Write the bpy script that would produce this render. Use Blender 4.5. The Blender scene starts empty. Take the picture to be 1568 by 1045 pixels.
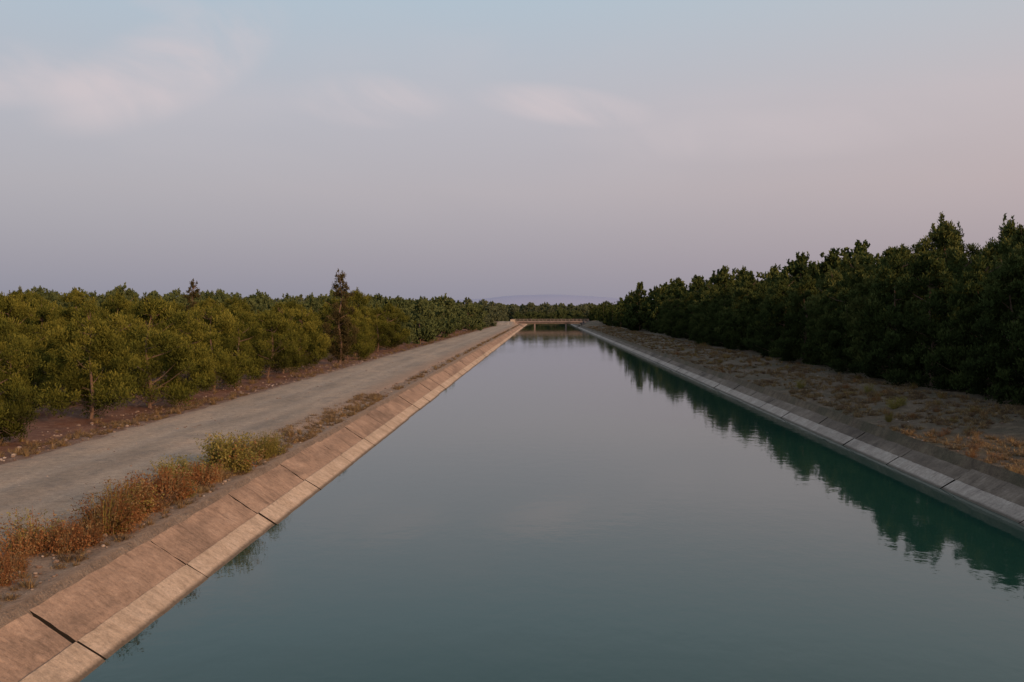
import bpy, math, random
import numpy as np
from mathutils import Vector, noise
random.seed(7); rng=np.random.default_rng(11)
scene=bpy.context.scene
scene.view_settings.view_transform='Standard'; scene.view_settings.look='None'; scene.view_settings.exposure=0
COL=scene.collection
def link(o): COL.objects.link(o); return o
def sstep(a,b,x):
    t=min(1,max(0,(x-a)/(b-a))); return t*t*(3-2*t)
# ---------------- node helpers
class NT:
    def __init__(s,tree): s.t=tree; s.n=tree.nodes; s.l=tree.links
    def add(s,typ,ins=None,**kw):
        nd=s.n.new(typ)
        for k,v in kw.items(): setattr(nd,k,v)
        if ins:
            for k,v in ins.items():
                sock=nd.inputs[k]
                if isinstance(v,bpy.types.NodeSocket): s.l.new(v,sock)
                else: sock.default_value=v
        return nd
    def math(s,op,a,b=0.0,clamp=False):
        nd=s.add('ShaderNodeMath',{0:a,1:b},operation=op); nd.use_clamp=clamp; return nd.outputs[0]
    def mix(s,f,a,b,blend='MIX'):
        nd=s.n.new('ShaderNodeMix'); nd.data_type='RGBA'; nd.blend_type=blend
        for i,v in ((0,f),(6,a),(7,b)):
            if isinstance(v,bpy.types.NodeSocket): s.l.new(v,nd.inputs[i])
            else: nd.inputs[i].default_value=v if i==0 else (tuple(v)+(1,))[:4]
        return nd.outputs[2]
    def noise(s,vec,scale,detail=4,rough=.55,dist=0):
        return s.add('ShaderNodeTexNoise',{'Vector':vec,'Scale':scale,'Detail':detail,'Roughness':rough,'Distortion':dist}).outputs['Fac']
    def ramp(s,f,stops,interp='LINEAR'):
        nd=s.add('ShaderNodeValToRGB',{0:f}); cr=nd.color_ramp; cr.interpolation=interp
        while len(cr.elements)<len(stops): cr.elements.new(0.5)
        for e,(p,c) in zip(cr.elements,stops):
            e.position=p; e.color=(c,c,c,1) if isinstance(c,(int,float)) else (tuple(c)+(1,))[:4]
        return nd.outputs[0]
    def maprange(s,v,a,b,c=0.,d=1.,smooth=False):
        nd=s.add('ShaderNodeMapRange',{0:v,1:a,2:b,3:c,4:d}); nd.clamp=True
        if smooth: nd.interpolation_type='SMOOTHSTEP'
        return nd.outputs[0]
    def vscale(s,v,sc):
        return s.add('ShaderNodeMapping',{'Vector':v,'Scale':sc}).outputs[0]
def newmat(name):
    m=bpy.data.materials.new(name); m.use_nodes=True
    t=NT(m.node_tree); bs=m.node_tree.nodes['Principled BSDF']
    bs.inputs['Roughness'].default_value=.9
    bs.inputs['Specular IOR Level'].default_value=.2
    return m,t,bs
def bump(t,bs,h,strength=.5,dist=.05):
    b=t.add('ShaderNodeBump',{'Height':h,'Strength':strength,'Distance':dist}); t.l.new(b.outputs[0],bs.inputs['Normal'])
def objc(t): return t.add('ShaderNodeTexCoord').outputs['Object']
# ---------------- world
SUN_AZ=math.radians(138); SUN_EL=math.radians(15)
w=bpy.data.worlds.new('World'); scene.world=w; w.use_nodes=True
t=NT(w.node_tree); t.n.clear()
out=t.add('ShaderNodeOutputWorld')
sky=t.add('ShaderNodeTexSky',sky_type='NISHITA'); sky.sun_disc=False; sky.sun_elevation=SUN_EL; sky.sun_rotation=SUN_AZ; sky.dust_density=3; sky.air_density=1.3
bg1=t.add('ShaderNodeBackground',{'Color':sky.outputs[0],'Strength':.1})
d=t.add('ShaderNodeTexCoord').outputs['Generated']
sx=t.add('ShaderNodeSeparateXYZ',{0:d})
z=sx.outputs[2]; x=sx.outputs[0]
zz=t.maprange(z,-.1,1.0)
def zp(v): return (v+.1)/1.1
g=t.ramp(zz,[(0,(.27,.26,.32)),(zp(0.0),(.305,.295,.365)),(zp(.05),(.375,.345,.405)),(zp(.12),(.475,.43,.47)),(zp(.2),(.52,.50,.55)),(zp(.3),(.47,.56,.645)),(zp(.42),(.35,.44,.54)),(1,(.38,.46,.58))])
tint=t.ramp(t.maprange(x,-.6,.6),[(0,(.93,.98,1.0)),(.5,(1,1,1)),(1,(1.15,1.03,.96))])
g=t.mix(1.0,g,tint,'MULTIPLY')
uv=t.add('ShaderNodeVectorRotate',{'Vector':d,'Axis':(0,1,0),'Angle':math.radians(-30)},rotation_type='AXIS_ANGLE').outputs[0]
n1=t.noise(t.vscale(uv,(2.6,2.6,7)),1.9,7,.55,.9)
n2=t.noise(t.vscale(d,(3,3,9)),1.3,5,.5,.4)
def blob(cx,cz,rx,rz,tl=0):
    dx=t.math('SUBTRACT',x,cx)
    a=t.math('DIVIDE',dx,rx); b=t.math('DIVIDE',t.math('SUBTRACT',t.math('SUBTRACT',z,cz),t.math('MULTIPLY',dx,tl)),rz)
    r=t.math('ADD',t.math('MULTIPLY',a,a),t.math('MULTIPLY',b,b))
    return t.maprange(r,1.0,0.0,0,1,True)
m1=blob(-.345,.225,.12,.05,.45); m6=blob(-.40,.30,.18,.02,-.30)
m2=blob(-.165,.205,.09,.03); m3=blob(.02,.202,.10,.022,-.12); m4=blob(-.5,.205,.14,.035,.1); m5=blob(.2,.17,.2,.03)
mm=t.math('ADD',m1,t.math('MULTIPLY',m2,.7)); 
for a_,b_ in ((m3,.85),(m4,.7),(m5,.3),(m6,.7)): mm=t.math('ADD',mm,t.math('MULTIPLY',a_,b_))
c=t.math('MULTIPLY',t.maprange(n1,.28,.64,0,1,True),mm)
c=t.math('ADD',c,t.math('MULTIPLY',t.maprange(n2,.42,.72,0,1,True),t.maprange(z,.06,.25,0,.22)),True)
g=t.mix(t.math('MULTIPLY',c,.66),g,(.71,.60,.615))
bg2=t.add('ShaderNodeBackground',{'Color':g,'Strength':1.0})
mx=t.add('ShaderNodeMixShader',{0:.9,1:bg1.outputs[0],2:bg2.outputs[0]})
t.l.new(mx.outputs[0],out.inputs[0])
# sun
sl=bpy.data.lights.new('sun','SUN'); sl.energy=3.1; sl.angle=math.radians(3); sl.color=(1,.61,.35)
so=link(bpy.data.objects.new('sun',sl))
sd=Vector((math.sin(SUN_AZ)*math.cos(SUN_EL),math.cos(SUN_AZ)*math.cos(SUN_EL),math.sin(SUN_EL)))
so.rotation_euler=sd.to_track_quat('Z','Y').to_euler()
# camera
cd=bpy.data.cameras.new('camera'); cd.lens=35; cd.sensor_width=36; cd.clip_end=40000
co=link(bpy.data.objects.new('camera',cd)); co.location=(0,0,6)
co.rotation_euler=(math.radians(90-1.65),0,math.radians(1.77)); scene.camera=co
# ---------------- terrain
LX=7.6; RX=13.6; LT=.92; RT=.77; YEND=490
LE=LX+1.5*LT; RE=RX+1.5*RT
def g_h(x,y):
    if x<-LE:
        a=-x
        h=LT-.02+.10*sstep(LE,10.5,a)
        h-=.2*sstep(17.9,20,a)
        h+=.012*max(0,min(a-30,160))
        h+=.9*sstep(17.9,26,a)*sstep(80,260,y)
    elif x>RE:
        h=RT-.02+.55*sstep(RE,22,x)+.3*sstep(22,32,x)+.008*max(0,min(x-32,160))
    else:
        h=1.0
    e=sstep(372,392,y)*(1-sstep(408,430,y))
    lat=max(-x-LE,x-RE,0)
    h+=1.3*e*(1-sstep(25,90,lat))*sstep(0,3,lat)
    if y>YEND-8: h+=.9*sstep(YEND-8,YEND+60,y)
    return h
def g_full(x,y):
    h=g_h(x,y)
    inside=(-LE<x<RE)
    if inside:
        s=min(x+LE,RE-x)
        depth=min(3.6,s/1.5)
        top=LT if x<0 else RT
        prof=top-.25-depth
        e=1 if y<YEND else 1-min(1,(y-YEND)/5)
        h=prof*e+h*(1-e)
    else:
        road=(-17.9<x<-10.4)
        n=noise.noise(Vector((x*.5,y*.35,0)))*.5+noise.noise(Vector((x*1.7,y*1.7,3)))*.3
        lat=max(-x-LE,x-RE)
        amp=.03 if road else .16
        if x>RE: amp=.3
        h+=n*amp*sstep(0.1,2.0,lat)
        if x<-19: h+=.12*noise.noise(Vector((x*.9,y*.9,9)))
    return h
xs=[-6000,-3500,-2000,-1200,-800,-500,-350,-250,-190,-150,-120,-95,-75,-60,-50,-43,-38,-34,-31]+list(np.arange(-29,-LE-.2,.35))+[-LE]+list(np.linspace(-LE+.4,-LE+6,8))+[0,4,8]+list(np.linspace(RE-6,RE-.4,8))+[RE]+list(np.arange(RE+.35,30,.35))+[31,33,36,40,45,52,60,75,95,120,150,190,250,350,500,800,1200,2000,3500,6000]
ys=[-400,-150,-60,-30,-10,0,6]+list(np.arange(10,70,.4))+list(np.arange(70,140,1.2))+list(np.arange(140,370,5))+list(np.arange(370,510,3))+[520,560,620,700,800,1000,1400,2000,3000,4500,7000,10000]
def gridmesh(name,xs,ys,f):
    V=[(float(a),float(b),f(float(a),float(b))) for b in ys for a in xs]
    nx=len(xs); F=[(j*nx+i,j*nx+i+1,(j+1)*nx+i+1,(j+1)*nx+i) for j in range(len(ys)-1) for i in range(nx-1)]
    m=bpy.data.meshes.new(name); m.from_pydata(V,[],F); m.update()
    m.polygons.foreach_set('use_smooth',[True]*len(F))
    return m
gm=gridmesh('ground',xs,ys,g_full)
ground=link(bpy.data.objects.new('ground',gm))
m,t,bs=newmat('soil_and_dry_grass')
p=objc(t); s=t.add('ShaderNodeSeparateXYZ',{0:p}); X=s.outputs[0]; Y=s.outputs[1]
nb=t.noise(p,.35,5,.6); nm=t.noise(p,2.2,6,.65); nf=t.noise(p,14,5,.7); nff=t.noise(p,45,3,.7)
red=t.ramp(nm,[(.25,(.115,.052,.033)),(.5,(.19,.09,.055)),(.75,(.27,.155,.10))])
straw=t.ramp(nm,[(.25,(.085,.058,.038)),(.5,(.155,.108,.07)),(.72,(.24,.178,.112))])
strawg=t.mix(t.maprange(nb,.42,.66,0,.8),straw,(.08,.068,.038))
tan=t.ramp(nm,[(.25,(.20,.14,.095)),(.5,(.30,.21,.145)),(.75,(.39,.285,.20))])
Xn=t.math('ADD',X,t.math('MULTIPLY',t.math('SUBTRACT',nm,.5),1.6))
c=t.mix(t.maprange(Xn,-18.6,-17.2),red,tan)
c=t.mix(t.maprange(Xn,0,1),c,strawg)
far=t.maprange(t.math('ABSOLUTE',X),40,70)
c=t.mix(far,c,(.07,.075,.035))
c=t.mix(t.maprange(Y,YEND-4,YEND+4),c,(.05,.055,.03))
c=t.mix(1.0,c,t.ramp(nf,[(.2,.5),(.5,.95),(.8,1.4)]),'MULTIPLY')
c=t.mix(1.0,c,t.ramp(nff,[(.3,.75),(.7,1.25)]),'MULTIPLY')
t.l.new(c,bs.inputs['Base Color']); bump(t,bs,t.math('ADD',nf,t.math('MULTIPLY',nm,1.5)),.9,.08)
gm.materials.append(m)
# gravel road
rys=list(np.arange(2,90,.6))+list(np.arange(90,YEND-70,4))
V=[];F=[];K=24
for j,y in enumerate(rys):
    e0=-17.75+.35*noise.noise(Vector((0,y*.25,5)))+.3*noise.noise(Vector((0,y*1.1,15)))
    e1=-10.9+.35*noise.noise(Vector((0,y*.2,25)))+.8*sstep(34,44,y)
    for i in range(K+1):
        u=i/K; x=e0+(e1-e0)*u
        ed=min(u,1-u)*K
        V.append((x,y,g_h(x,y)+.05+.035*noise.noise(Vector((x*.8,y*.4,1)))-.065*(ed<.5)-.035*math.exp(-((u-.33)/.06)**2)-.035*math.exp(-((u-.66)/.06)**2)))
for j in range(len(rys)-1):
    for i in range(K):
        a=j*(K+1)+i; F.append((a,a+1,a+K+2,a+K+1))
rm=bpy.data.meshes.new('gravel_road'); rm.from_pydata(V,[],F); rm.polygons.foreach_set('use_smooth',[True]*len(F))
link(bpy.data.objects.new('gravel_road',rm))
m,t,bs=newmat('road_gravel')
p=objc(t); ps=t.vscale(p,(1,.25,1)); s=t.add('ShaderNodeSeparateXYZ',{0:p}); X=s.outputs[0]
nb=t.noise(ps,.5,5,.6); nm=t.noise(p,3,5,.6); nf=t.noise(p,28,4,.75); ng_=t.noise(p,8,5,.8); npt=t.noise(t.vscale(p,(1,.5,1)),1.1,6,.65,.5)
c=t.ramp(nb,[(.3,(.26,.20,.145)),(.5,(.37,.28,.20)),(.7,(.47,.34,.235))])
c=t.mix(t.maprange(npt,.5,.62,0,.5),c,(.24,.195,.155))
trk=t.math('ABSOLUTE',t.math('SUBTRACT',t.math('ABSOLUTE',t.math('ADD',X,14.3)),1.15))
trk=t.math('ADD',trk,t.math('MULTIPLY',t.math('SUBTRACT',nb,.5),1.2))
c=t.mix(t.maprange(trk,.55,.1,0,.4),c,(.45,.35,.26))
edge=t.math('ADD',t.math('ABSOLUTE',t.math('ADD',X,14.3)),t.math('MULTIPLY',t.math('SUBTRACT',nm,.5),1.8))
c=t.mix(t.maprange(edge,2.3,3.6,0,.85),c,(.36,.235,.155))
c=t.mix(1.0,c,t.ramp(nm,[(.25,.8),(.75,1.15)]),'MULTIPLY')
c=t.mix(1.0,c,t.ramp(ng_,[(.25,.66),(.5,1.0),(.75,1.28)]),'MULTIPLY')
c=t.mix(1.0,c,t.ramp(nf,[(.25,.55),(.5,1.0),(.75,1.35)]),'MULTIPLY')
t.l.new(c,bs.inputs['Base Color']); bump(t,bs,nf,.8,.03); rm.materials.append(m)
# ---------------- canal lining
def lining(name,side,X0,ztop):
    V=[];F=[];M=[]
    def pt(z,y,off):
        n=(-side*1/math.hypot(1,1.5), 1.5/math.hypot(1,1.5))
        return (side*(X0+1.5*z)+n[0]*off, y, z+n[1]*off)
    y=0.4
    while y<YEND:
        L=random.uniform(5.2,6.0)
        if y+L>YEND-3: L=YEND-y
        near=y<90
        gap=(random.uniform(.028,.05) if side<0 else .04) if near else .035
        for (z0,z1,off,th,mi) in ((-1.2,.30,.045,.16,0),(.302,ztop,.0,.16,1)):
            jz=random.uniform(-.018,.018)
            ny=18 if near else 1; nz=6 if near else 2
            base=len(V)
            y0=y+gap+random.uniform(-.02,.02); y1=y+L-gap+random.uniform(-.015,.015)
            for j in range(ny+1):
                yy=y0+(y1-y0)*j/ny
                for i in range(nz+1):
                    zz_=z0+(z1-z0)*i/nz
                    o=off+jz
                    if near: o+=.016*noise.noise(Vector((yy*1.3,zz_*4,side*7)))
                    yo=0
                    if near and j in (0,ny): yo=.05*noise.noise(Vector((y*3,zz_*7,side)))+.02*noise.noise(Vector((yy*3,zz_*17,side+j)))
                    if near and i==nz and mi==0: o-=.012; zz_+=.012*noise.noise(Vector((yy*2.2,1,side)))
                    V.append(pt(zz_,yy+yo,o))
            W=nz+1
            for j in range(ny):
                for i in range(nz):
                    a=base+j*W+i
                    f=(a,a+1,a+W+1,a+W)
                    if side>0: f=f[::-1]
                    F.append(f);M.append(mi)
            def skirt(idx,mt):
                b=len(V)
                for k in idx:
                    v=V[k]; n=(-side*.5547,.832)
                    V.append((v[0]-n[0]*th,v[1],v[2]-n[1]*th))
                for q in range(len(idx)-1):
                    F.append((idx[q],idx[q+1],b+q+1,b+q));M.append(mt)
            skirt([base+j*W+nz for j in range(ny+1)],mi)
            skirt([base+j*W for j in range(ny+1)],mi)
            skirt([base+i for i in range(W)],2); skirt([base+ny*W+i for i in range(W)],2)
        b=len(V); nn=14 if near else 1
        for j in range(nn+1):
            yy=y+gap+(L-2*gap)*j/nn
            wj=.26+.16*noise.noise(Vector((yy*1.2,4,side)))+.1*noise.noise(Vector((yy*3.2,8,side)))
            x0=side*(X0+1.5*ztop)
            V.extend([(x0,yy,ztop-.004),(x0+side*wj,yy,ztop+.015),(x0+side*(wj+.03),yy,ztop-.15)])
        for j in range(nn):
            for k in range(2):
                a=b+j*3+k; F.append((a,a+1,a+4,a+3));M.append(1)
        y+=L
    b=len(V)
    for yy in (.2,YEND):
        for zz_ in (-3.2,ztop-.05): V.append(pt(zz_,yy,-.05))
    F.append((b,b+1,b+3,b+2));M.append(2)
    me=bpy.data.meshes.new(name); me.from_pydata(V,[],F)
    me.polygons.foreach_set('material_index',M); me.update()
    o=link(bpy.data.objects.new(name,me)); return me
def conc(name,cols,wet=True,amt=1):
    m,t,bs=newmat(name); p=objc(t); s=t.add('ShaderNodeSeparateXYZ',{0:p}); Z=s.outputs[2]
    n0=t.noise(t.vscale(p,(1,.12,1)),1.0,4,.6); n1=t.noise(p,1.2,6,.65,.4); n2=t.noise(p,9,6,.7); n3=t.noise(t.vscale(p,(1,5,1)),1.6,5,.7); n4=t.noise(p,40,3,.7)
    n5=t.noise(t.vscale(p,(1,.35,1)),.35,5,.6,.3); n6=t.noise(t.vscale(p,(.5,2.2,.5)),1.3,6,.7,.6)
    c=t.ramp(n1,[(.28,cols[0]),(.5,cols[1]),(.72,cols[2])])
    c=t.mix(t.maprange(n0,.52,.66,0,.6*amt),c,cols[0])
    c=t.mix(t.maprange(n5,.53,.62,0,.55*amt),c,[q*.62 for q in cols[0]])
    c=t.mix(t.maprange(n6,.56,.68,0,.6*amt),c,[q*.55 for q in cols[0]])
    c=t.mix(1.0,c,t.ramp(n2,[(.25,.62),(.5,1.0),(.75,1.22)]),'MULTIPLY')
    c=t.mix(1.0,c,t.ramp(n3,[(.3,.82),(.6,1.06)]),'MULTIPLY')
    c=t.mix(1.0,c,t.ramp(n4,[(.3,.8),(.7,1.16)]),'MULTIPLY')
    if wet:
        zw=t.math('SUBTRACT',Z,t.math('MULTIPLY',n2,.10))
        c=t.mix(t.maprange(zw,-.02,.03,.8,0),c,(.06,.045,.03))
    t.l.new(c,bs.inputs['Base Color']); bump(t,bs,t.math('ADD',n2,t.math('MULTIPLY',n4,.5)),.7,.03)
    return m
cl=conc('pale_concrete',[(.41,.29,.195),(.55,.40,.28),(.64,.48,.35)],True,.45)
cu=conc('weathered_concrete',[(.26,.17,.115),(.40,.26,.175),(.50,.335,.23)],False)
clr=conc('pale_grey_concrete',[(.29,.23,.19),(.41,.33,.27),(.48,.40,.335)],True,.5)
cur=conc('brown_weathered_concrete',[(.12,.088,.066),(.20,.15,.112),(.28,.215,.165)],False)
bit,t,bs=newmat('bitumen'); bs.inputs['Base Color'].default_value=(.02,.016,.012,1)
for nme,sd_,X0,zt,ms in (('concrete_canal_lining',-1,LX,LT,(cl,cu,bit)),('concrete_canal_lining.001',1,RX,RT,(clr,cur,bit))):
    me=lining(nme,sd_,X0,zt); 
    for q in ms: me.materials.append(q)
# ---------------- water
wm=bpy.data.meshes.new('canal_water')
wm.from_pydata([(-LX-.3,-60,0),(RX+.3,-60,0),(RX+.3,YEND+3,0),(-LX-.3,YEND+3,0)],[],[(0,1,2,3)])
link(bpy.data.objects.new('canal_water',wm))
m,t,bs=newmat('water')
p=objc(t)
bs.inputs['Base Color'].default_value=(.0125,.046,.033,1)
bs.inputs['Roughness'].default_value=.035; bs.inputs['IOR'].default_value=1.33; bs.inputs['Specular IOR Level'].default_value=.48
na=t.noise(t.vscale(p,(1.2,1.0,1)),1.1,3,.5); nb=t.noise(t.vscale(p,(1,.8,1)),5,2,.5); nc=t.noise(t.vscale(p,(1,.5,1)),.09,4,.55)
h=t.math('ADD',na,t.math('MULTIPLY',nb,.2))
cal=t.maprange(nc,.35,.65,.25,1.0)
b=t.add('ShaderNodeBump',{'Height':t.math('MULTIPLY',h,cal),'Strength':1.0,'Distance':.0075}); t.l.new(b.outputs[0],bs.inputs['Normal'])
wm.materials.append(m)
# ---------------- foliage materials
def foliage(name,cols,trans=.2):
    m,t,bs=newmat(name)
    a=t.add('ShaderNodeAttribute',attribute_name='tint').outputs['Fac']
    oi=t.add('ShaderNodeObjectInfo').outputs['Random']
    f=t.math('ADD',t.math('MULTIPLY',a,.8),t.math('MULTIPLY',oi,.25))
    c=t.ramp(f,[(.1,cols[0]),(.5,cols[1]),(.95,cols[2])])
    df=t.add('ShaderNodeBsdfDiffuse',{'Color':c}); t.n.remove(bs)
    res=df.outputs[0]
    if trans:
        tr=t.add('ShaderNodeBsdfTranslucent',{'Color':c})
        res=t.add('ShaderNodeMixShader',{0:trans,1:res,2:tr.outputs[0]}).outputs[0]
    t.l.new(res,t.n['Material Output'].inputs[0])
    return m
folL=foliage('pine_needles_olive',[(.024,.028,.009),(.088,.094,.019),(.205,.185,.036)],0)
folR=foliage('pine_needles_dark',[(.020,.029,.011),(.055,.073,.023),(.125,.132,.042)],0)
folF=foliage('pine_needles_far_hazed',[(.045,.062,.026),(.078,.098,.038),(.115,.132,.053)],0)  # lighter needle colour with some distance haze painted in
folH=foliage('pine_needles_horizon_hazed',[(.06,.075,.043),(.088,.104,.058),(.115,.13,.074)],0)  # greyer needle colour, stronger painted haze for the farthest trees
folC=foliage('cypress_needles',[(.03,.028,.014),(.065,.052,.023),(.11,.09,.035)],0)
bark,t,bs=newmat('bark'); p=objc(t); t.l.new(t.ramp(t.noise(t.vscale(p,(6,6,1)),3,4,.6),[(.3,(.10,.06,.042)),(.7,(.22,.15,.11))]),bs.inputs['Base Color'])
# ---------------- tree generator
def tube(V,F,pts,r0,r1,n=6):
    b=len(V); P=[Vector(q) for q in pts]
    for i,q in enumerate(P):
        dd=(P[min(i+1,len(P)-1)]-P[max(i-1,0)]).normalized()
        u=dd.orthogonal().normalized(); v=dd.cross(u)
        r=r0+(r1-r0)*i/(len(P)-1)
        for k in range(n):
            a=2*math.pi*k/n; V.append(tuple(q+(u*math.cos(a)+v*math.sin(a))*r))
    for i in range(len(P)-1):
        for k in range(n):
            F.append((b+i*n+k,b+i*n+(k+1)%n,b+(i+1)*n+(k+1)%n,b+(i+1)*n+k))
def tree(name,seed,H,R,zlow,npuff,nleaf,L,W,mat,shape='round',psize=.27,limbs=22,twigs=8,lead=9):
    r=np.random.default_rng(seed); rr=random.Random(seed)
    V=[];F=[]
    lean=(rr.uniform(-.4,.4),rr.uniform(-.4,.4))
    def axis(z): return Vector((lean[0]*z/H+.12*math.sin(z*1.3+seed),lean[1]*z/H+.12*math.cos(z*1.1+seed),z))
    tube(V,F,[axis(H*.93*i/9) for i in range(10)],.024*H*.75,.02,8)
    puffs=[]
    ph=[rr.uniform(0,6.28) for _ in range(4)]
    kpow=rr.uniform(1.9,3.0)
    for i in range(npuff):
        tt=rr.random()**.9 if shape!='col' else rr.random()
        if shape=='round': prof=max(0.02,1-((tt-.40)/.63)**2)**.5
        elif shape=='tall': prof=min(1,(.7+tt*2.2))*max(.03,(1-tt**kpow))**.62
        else: prof=(.35+.65*math.sin(math.pi*min(1,tt*.8+.15)))
        a=rr.uniform(0,6.283)
        lob=1+.2*math.sin(2*a+ph[0]+tt*3)+.22*math.sin(3*a+ph[1]-tt*5)+.14*math.sin(7*a+ph[2]+tt*9)
        f=rr.uniform(.3,1)**.55
        pr=R*psize*rr.uniform(.45,1.2)*(1-.35*tt)
        rad=max(0,R*prof*lob*f-pr*.6)
        zc=zlow+(H-zlow)*tt-pr*.3
        c=axis(zc)+Vector((math.cos(a)*rad,math.sin(a)*rad,rr.uniform(-.2,.2)))
        puffs.append((c,pr,rr.random()))
    for i in range(lead):
        a=rr.uniform(0,6.28); q=rr.uniform(0,.55)*R
        c=axis(H*rr.uniform(.9,1.06))+Vector((math.cos(a)*q,math.sin(a)*q,-q*.3)); s_=R*psize*rr.uniform(.22,.38)
        tn=rr.random()
        for k in range(3): puffs.append((c+Vector((0,0,k*s_*.9)),s_*(1-.27*k),tn))
    idx=list(range(len(puffs))); rr.shuffle(idx)
    for i in idx[:limbs]:
        c,pr,_=puffs[i]
        z0=max(.25,c.z-math.hypot(c.x,c.y)*rr.uniform(.3,.75)); s0=axis(min(z0,H*.9))
        mid=(s0+c)/2+Vector((0,0,-.12*R*.3))
        tube(V,F,[s0,mid,c],.010*H*.6,.010,5)
    for i in range(twigs):
        z0=rr.uniform(.25,zlow+.8); a=rr.uniform(0,6.28); l=rr.uniform(.5,1)*R*.7
        s0=axis(z0); tube(V,F,[s0,s0+Vector((math.cos(a)*l*.5,math.sin(a)*l*.5,.15)),s0+Vector((math.cos(a)*l,math.sin(a)*l,-.05))],.022,.007,4)
    nb=len(F); V=np.array(V); nv=len(V)
    wts=np.array([p[1]**2 for p in puffs]); wts/=wts.sum()
    pi=r.choice(len(puffs),nleaf,p=wts)
    C=np.array([tuple(p[0]) for p in puffs])[pi]; PR=np.array([p[1] for p in puffs])[pi]; PT=np.array([p[2] for p in puffs])[pi]
    dr=r.normal(size=(nleaf,3)); dr/=np.linalg.norm(dr,axis=1)[:,None]
    rad=r.random(nleaf)**.5*r.uniform(.65,1.35,nleaf)
    sq=np.array([1.05,1.05,.95])
    P=C+dr*sq*(rad*PR)[:,None]
    P[:,2]=np.maximum(P[:,2],.15)
    ax=dr*.6+np.array([0,0,.8])+r.normal(size=(nleaf,3))*.4; ax/=np.linalg.norm(ax,axis=1)[:,None]
    b2=np.cross(ax,r.normal(size=(nleaf,3))); b2/=np.linalg.norm(b2,axis=1)[:,None]
    ll=(L*r.uniform(.6,1.4,nleaf))[:,None]; ww=(W*r.uniform(.6,1.3,nleaf))[:,None]
    Q=np.stack([P-b2*ww*.25-ax*ll*.3,P+b2*ww*.25-ax*ll*.3,P+b2*ww*.5+ax*ll*.35,P-b2*ww*.5+ax*ll*.55],1).reshape(-1,3)
    AV=np.vstack([V,Q])
    lf=(np.arange(nleaf*4)+nv).reshape(-1,4)
    me=bpy.data.meshes.new(name); me.from_pydata(AV.tolist(),[],F+lf.tolist())
    me.polygons.foreach_set('material_index',[0]*nb+[1]*nleaf)
    at=me.attributes.new('tint','FLOAT','FACE')
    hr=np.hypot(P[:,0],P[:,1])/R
    tv=np.clip(PT*.42+.30*np.clip(rad*(.5+.5*dr[:,2])-.1,0,1)+.18*r.random(nleaf)+.40*(P[:,2]/H-.5)+.14*(hr-.5),0,1)  # random tone plus painted shade: inner and lower needles darker, upper tips lighter
    at.data.foreach_set('value',np.concatenate([np.zeros(nb),tv]).astype(np.float32))
    me.materials.append(bark); me.materials.append(mat); me.update(); return me
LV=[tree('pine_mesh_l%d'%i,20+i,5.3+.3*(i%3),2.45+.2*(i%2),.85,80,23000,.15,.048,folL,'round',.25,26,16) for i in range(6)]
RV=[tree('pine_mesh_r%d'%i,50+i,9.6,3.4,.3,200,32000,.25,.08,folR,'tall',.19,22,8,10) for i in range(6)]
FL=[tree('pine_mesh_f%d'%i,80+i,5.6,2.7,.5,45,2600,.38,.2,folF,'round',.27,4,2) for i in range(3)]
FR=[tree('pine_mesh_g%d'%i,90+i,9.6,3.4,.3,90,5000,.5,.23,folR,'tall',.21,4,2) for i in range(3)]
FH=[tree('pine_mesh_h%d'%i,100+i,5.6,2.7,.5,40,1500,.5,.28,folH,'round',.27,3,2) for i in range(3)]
CY=tree('cypress_mesh',71,9.0,1.45,.5,110,15000,.17,.06,folC,'col',.33,30)
def place(name,me,x,y,s,sz=None):
    o=link(bpy.data.objects.new(name,me)); o.location=(x,y,g_full(x,y)-.08); o.scale=(s,s,sz or s); o.rotation_euler=(0,0,random.uniform(0,6.28)); return o
def lscale(y): return .97+.33*sstep(50,240,y)
y=29; k=0
while y<150:
    s=random.uniform(.78,1.1)
    if not 95<y<103: place('pine_tree',LV[k%6],-21.0-1.5*random.random(),y,lscale(y)*s,lscale(y)*(.55*s+.43))
    y+=(random.uniform(5.6,6.8) if random.random()<.7 else 9); k+=1+(random.random()<.3)
y=36
while y<200:
    s=random.uniform(.7,.9)
    place('pine_tree',random.choice(RV),25.4+random.uniform(-1.0,1.0),y,s*1.08,s); y+=random.uniform(3.8,5.6)
place('cypress_tree',CY,-20.3,99,1.0)
place('cypress_tree',CY,-47,133,.98)
def make_gn(coll):
    ng=bpy.data.node_groups.new('scatter_'+coll.name,'GeometryNodeTree')
    ng.interface.new_socket('Geometry',in_out='INPUT',socket_type='NodeSocketGeometry'); ng.interface.new_socket('Geometry',in_out='OUTPUT',socket_type='NodeSocketGeometry')
    N=ng.nodes; Lk=ng.links
    gi=N.new('NodeGroupInput'); go=N.new('NodeGroupOutput'); ip=N.new('GeometryNodeInstanceOnPoints')
    ci=N.new('GeometryNodeCollectionInfo'); ci.inputs[0].default_value=coll; ci.inputs['Separate Children'].default_value=True; ci.inputs['Reset Children'].default_value=True
    def na(nm,ty):
        q=N.new('GeometryNodeInputNamedAttribute'); q.data_type=ty; q.inputs[0].default_value=nm; return q.outputs[0]
    Lk.new(gi.outputs[0],ip.inputs['Points']); Lk.new(ci.outputs[0],ip.inputs['Instance']); ip.inputs['Pick Instance'].default_value=True
    Lk.new(na('idx','INT'),ip.inputs['Instance Index']); Lk.new(na('rot','FLOAT_VECTOR'),ip.inputs['Rotation']); Lk.new(na('scl','FLOAT_VECTOR'),ip.inputs['Scale'])
    Lk.new(ip.outputs[0],go.inputs[0]); return ng
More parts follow.
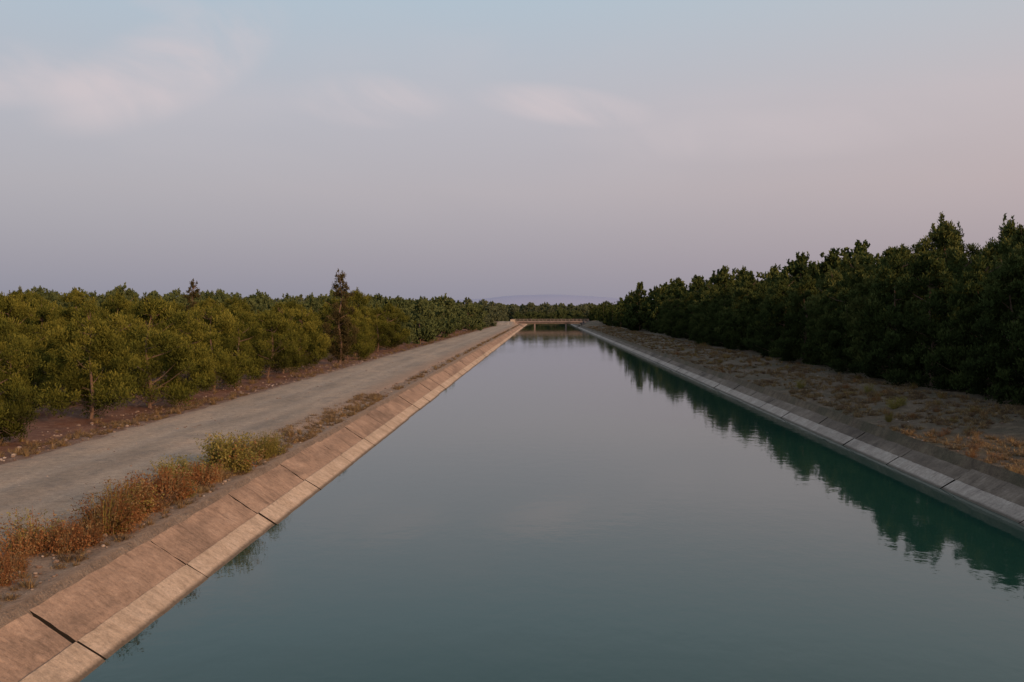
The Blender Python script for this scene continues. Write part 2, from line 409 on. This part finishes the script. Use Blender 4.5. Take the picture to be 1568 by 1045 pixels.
def scatter(name,meshes,pts):
    coll=bpy.data.collections.new(name+'_kinds')
    for i,me in enumerate(meshes):
        coll.objects.link(bpy.data.objects.new('%s_kind_%02d'%(name,i),me))
    pm=bpy.data.meshes.new(name); pm.from_pydata([p[:3] for p in pts],[],[])
    a=pm.attributes.new('idx','INT','POINT'); a.data.foreach_set('value',[p[4] for p in pts])
    a=pm.attributes.new('rot','FLOAT_VECTOR','POINT'); a.data.foreach_set('vector',[v for p in pts for v in (0,0,random.uniform(0,6.28))])
    a=pm.attributes.new('scl','FLOAT_VECTOR','POINT'); a.data.foreach_set('vector',[v for p in pts for v in (p[3],p[3],p[3]*random.uniform(.86,1.14))])
    o=link(bpy.data.objects.new(name,pm)); md=o.modifiers.new('scatter','NODES'); md.node_group=make_gn(coll); return o
P=[]
NL=len(LV)
y=22
while y<560:
    sp=6.6 if y<170 else 8.4
    x=-28.3 if y<150 else -21.5
    while x>-max(60,y*.68+20) and x>-370:
        xx=x+random.uniform(-2,2); yy=y+random.uniform(-2,2)
        s=lscale(max(yy,100 if x<-35 else yy))*random.uniform(.74,1.1)
        dd=math.hypot(xx,yy)
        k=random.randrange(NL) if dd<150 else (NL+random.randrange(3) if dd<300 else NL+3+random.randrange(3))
        if random.random()>.10 and not (382<yy<416 and x>-60): P.append((xx,yy,g_h(xx,yy)-.1,s,k))
        x-=sp
    y+=sp
for _ in range(500):
    yy=random.uniform(YEND+8,YEND+200); xx=random.uniform(-90,110)
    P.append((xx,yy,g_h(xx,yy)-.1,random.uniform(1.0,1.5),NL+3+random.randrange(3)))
for _ in range(60):
    yy=random.uniform(YEND+4,YEND+14); xx=random.uniform(-14,20)
    P.append((xx,yy,g_h(xx,yy)-.6,random.uniform(.6,1.2),NL+random.randrange(3)))
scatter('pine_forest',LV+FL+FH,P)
P=[]; NR=len(RV)
y=30
while y<560:
    sp=5.6 if y<200 else 7
    x=30.2 if y<200 else 25.5
    row=0
    while x<max(60,min(y*.75+20,110)):
        xx=x+random.uniform(-1.7,1.7); yy=y+random.uniform(-1.7,1.7)
        s=random.uniform(.82,1.2)*(1-.32*sstep(230,420,yy))*(.93 if row==0 else 1)
        if not (388<yy<412 and xx<40):
            near=math.hypot(xx,yy)<120
            P.append((xx,yy,g_h(xx,yy)-.1,s,random.randrange(NR) if near else NR+random.randrange(3)))
        x+=sp; row+=1
    y+=sp
scatter('pine_forest.001',RV+FR,P)
# ---------------- low plants
def tuft(name,seed,n,h,spread,mats,leafy=0,wid=.012):
    r=random.Random(seed);V=[];F=[];M=[];T=[]
    for i in range(n):
        a=r.uniform(0,6.28);q=r.random()**.5*spread*.35
        b=Vector((math.cos(a)*q,math.sin(a)*q,-.05)); a2=a+r.uniform(-.7,.7)
        hh=h*r.uniform(.35,1.15); ln=r.uniform(.1,.75)*spread
        sd_=Vector((-math.sin(a2),math.cos(a2),0)); w_=wid*r.uniform(.6,1.4)
        mi=r.choices(range(len(mats)),[m_[1] for m_ in mats])[0]; tt=r.random()
        pts=[]
        for k in range(4):
            u=k/3; pts.append(b+Vector((math.cos(a2)*ln*u*u,math.sin(a2)*ln*u*u,hh*(u-.18*u*u*ln/spread))))
        base=len(V)
        for k,q_ in enumerate(pts):
            ww=w_*(1-.8*k/3); V.append(q_-sd_*ww); V.append(q_+sd_*ww)
        for k in range(3): F.append((base+2*k,base+2*k+1,base+2*k+3,base+2*k+2));M.append(mi);T.append(tt)
        for _ in range(leafy):
            u=r.uniform(.25,1.05); c=b.lerp(pts[3],u) if u<1 else pts[3]
            c=c+Vector((r.gauss(0,1),r.gauss(0,1),r.gauss(0,1)))*.05*h
            ax=Vector((r.gauss(0,1),r.gauss(0,1),r.gauss(0,1)+.6)).normalized()*r.uniform(.02,.045); sd2=ax.orthogonal().normalized()*r.uniform(.006,.014)
            bb=len(V); V.extend([c-sd2,c+sd2,c+sd2+ax,c-sd2+ax]); F.append((bb,bb+1,bb+2,bb+3));M.append(mi);T.append(r.random())
    me=bpy.data.meshes.new(name); me.from_pydata([tuple(v) for v in V],[],F); me.polygons.foreach_set('material_index',M)
    at=me.attributes.new('tint','FLOAT','FACE'); at.data.foreach_set('value',T)
    for m_ in mats: me.materials.append(m_[0])
    return me
straw=foliage('dry_straw',[(.18,.105,.05),(.29,.19,.085),(.38,.27,.135)])
rust=foliage('rusty_stems',[(.13,.052,.022),(.24,.105,.045),(.33,.17,.07)])
olive=foliage('olive_leaves',[(.13,.12,.035),(.23,.19,.05),(.33,.27,.08)])
grey=foliage('dead_stems',[(.09,.06,.042),(.15,.105,.07),(.22,.16,.11)])
G=[tuft('tuft_a',1,130,.75,.5,[(straw,3),(rust,1)],2,.008),tuft('tuft_b',2,130,.62,.6,[(straw,1),(rust,3)],8,.008),
   tuft('tuft_c',3,120,.8,.6,[(olive,5),(straw,1)],16,.009),tuft('tuft_d',4,120,.7,.6,[(olive,2),(rust,2),(straw,1.5)],12,.008),tuft('tuft_e',5,110,.5,.45,[(grey,3),(rust,1)],6,.009),
   tuft('tuft_f',6,60,.28,.3,[(straw,3),(grey,1)],0,.01),tuft('tuft_g',7,70,.22,.32,[(grey,2),(straw,2)],3,.01)]
ycl=[14.3,16.3,18.5,20.6,22.6,24.4,26.4,29.0,31.2,34.4]
for cy in ycl:
    kk=random.choice([0,1,3])if cy<27 else random.choice([2,3,0,2])
    for q in range(8 if cy<32 else 5):
        y=cy+random.gauss(0,.42); x=-10.1+random.uniform(-.8,.5)
        if y>30: x=-9.75+random.uniform(-.4,.2)
        k=kk if random.random()<.45 else random.choice([0,1,1,4,3,2] if cy<27 else [0,1,2,3])
        s=random.uniform(.6,1.45)*(1.15 if 22<y<33 else .95)*math.exp(-abs(y-cy)*.3)
        o=place({0:'dry_grass_tuft',1:'rusty_weed',2:'green_weed',3:'mixed_weed',4:'dead_weed'}[k],G[k],x,y,s); o.location.z+=.03
P=[]
for _ in range(900):
    y=random.uniform(12,60); x=random.choice([random.uniform(-11,-9.3),random.uniform(-11,-9.3),random.uniform(-20,-17.9)])
    P.append((x,y,g_full(x,y),random.uniform(.35,1),5+random.randrange(2)))
for _ in range(900):
    y=random.uniform(34,380); x=random.uniform(-9.9,-9.3) if random.random()<.3 else random.uniform(-21.5,-17.8)
    P.append((x,y,g_full(x,y),random.uniform(.5,1.4),5+random.randrange(2)))
for _ in range(9000):
    y=25+random.random()**1.7*330; x=15.1+random.random()**.9*8
    if noise.noise(Vector((x*.5,y*.2,4)))<random.uniform(-.35,.2): continue
    k=random.choices([5,6,1,0,4,3],[6,7,.12,.2,.7,.25])[0]
    P.append((x,y,g_full(x,y)-.02,random.uniform(.5,1.15) if k>4 else random.uniform(.35,.65),k))
for (x,y,s) in ((18.2,52,.8),(18.7,52.5,.7),(16.2,47,.5),(19.5,60,.7),(17.5,68,.7)): P.append((x,y,g_full(x,y),s,2))
scatter('dry_grass',G,P)
# stones
stm,t,bs=newmat('limestone'); oi=t.add('ShaderNodeObjectInfo').outputs['Random']; t.l.new(t.ramp(oi,[(0,(.15,.095,.07)),(.7,(.27,.19,.14)),(1,(.42,.34,.28))]),bs.inputs['Base Color'])
ST=[]
import bmesh
for i in range(4):
    bm=bmesh.new(); bmesh.ops.create_icosphere(bm,subdivisions=2,radius=1)
    for v in bm.verts:
        v.co*=1+.35*noise.noise(v.co*1.3+Vector((i*9,0,0))); v.co.z*=.6
    me=bpy.data.meshes.new('stone_mesh%d'%i); bm.to_mesh(me); bm.free(); me.materials.append(stm); ST.append(me)
P=[]
for _ in range(3400):
    y=12+random.random()**1.4*110
    x=random.choices([random.uniform(-11.2,-9.25),random.uniform(-21.5,-17.6),random.uniform(15,24),random.uniform(-17.6,-11)],[4,4,2,1.3])[0]
    s=random.choice([.02,.03,.03,.04,.05,.06]); s*=1.7 if (x<-17.6 and random.random()<.2) else 1
    P.append((x,y,g_full(x,y)+.02,s,random.randrange(4)))
scatter('scattered_stones',ST,P)
# ---------------- bridge
br=link(bpy.data.objects.new('road_bridge',None)); br.location=(0,398,0)
bc=conc('bridge_concrete',[(.19,.15,.14),(.25,.20,.185),(.30,.24,.22)],False,.4)  # concrete tone lightened to carry distance haze
pale=conc('pale_wall',[(.38,.30,.24),(.46,.38,.31),(.52,.44,.37)],False,.3)
def box(name,x0,x1,y0,y1,z0,z1,mat,bev=.03,par=br):
    bm=bmesh.new(); bmesh.ops.create_cube(bm,size=1)
    for v in bm.verts: v.co=Vector(((x0+x1)/2+v.co.x*(x1-x0),(y0+y1)/2+v.co.y*(y1-y0),(z0+z1)/2+v.co.z*(z1-z0)))
    bmesh.ops.bevel(bm,geom=bm.edges[:],offset=bev,segments=1,affect='EDGES')
    me=bpy.data.meshes.new(name); bm.to_mesh(me); bm.free(); me.materials.append(mat)
    o=link(bpy.data.objects.new(name,me)); o.parent=par; return o
DZ=2.2
box('deck',-12.5,18.5,-4,4,DZ-.2,DZ+.2,bc)
for k,yy in enumerate((-3.0,-1.3,1.3,3.0)): box('girder_%d'%k,-10.5,16,yy-.25,yy+.25,DZ-.7,DZ-.205,bc)
for k,xx in enumerate((-3.2,9.2)): 
    box('pier_%d'%k,xx-.3,xx+.3,-3.2,3.2,-3.4,DZ-.705,bc)
for k,yy in enumerate((-3.9,3.9)):
    box('kerb_%d'%k,-12.5,18.5,yy-.18,yy+.18,DZ+.205,DZ+.35,bc)
    for q in range(21): xx=-12.2+q*1.52; box('post_%d_%d'%(k,q),xx-.05,xx+.05,yy-.05,yy+.05,DZ+.35,DZ+1.15,bc,.01)
    for q,zz_ in enumerate((DZ+.72,DZ+1.08)): box('rail_%d_%d'%(k,q),-12.4,18.4,yy-.1,yy-.055,zz_-.03,zz_+.03,bc,.01)
box('abutment_left',-12.4,-9.6,-4,4,-1,DZ-.205,bc); box('abutment_right',15.4,18.4,-4,4,-1,DZ-.205,bc)
box('wing_wall_left',-12.8,-10.9,-4.6,-4.15,-.5,DZ+1.0,pale); box('wing_wall_right',16.3,18.6,-4.6,-4.15,-.5,DZ+.4,bc)
# ---------------- hills
hm,t,bs=newmat('hazy_hill'); bs.inputs['Base Color'].default_value=(.38,.385,.50,1)  # aerial haze is put into the bluish base colour
V=[];F=[];n=90
for j,(yy,f) in enumerate(((7600,0),(8200,.6),(9000,1),(10500,0))):
    for i in range(n):
        x=-5200+i*9400/(n-1)
        h=80+45*noise.noise(Vector((x*.0007,3,0)))+22*noise.noise(Vector((x*.003,7,0)))
        h+=85*math.exp(-((x+50)/900)**2)
        h*=sstep(-5200,-2500,x)*(1-sstep(2200,4200,x))
        V.append((x,yy,max(0,h)*f+1))
for j in range(3):
    for i in range(n-1):
        a=j*n+i; F.append((a,a+1,a+n+1,a+n))
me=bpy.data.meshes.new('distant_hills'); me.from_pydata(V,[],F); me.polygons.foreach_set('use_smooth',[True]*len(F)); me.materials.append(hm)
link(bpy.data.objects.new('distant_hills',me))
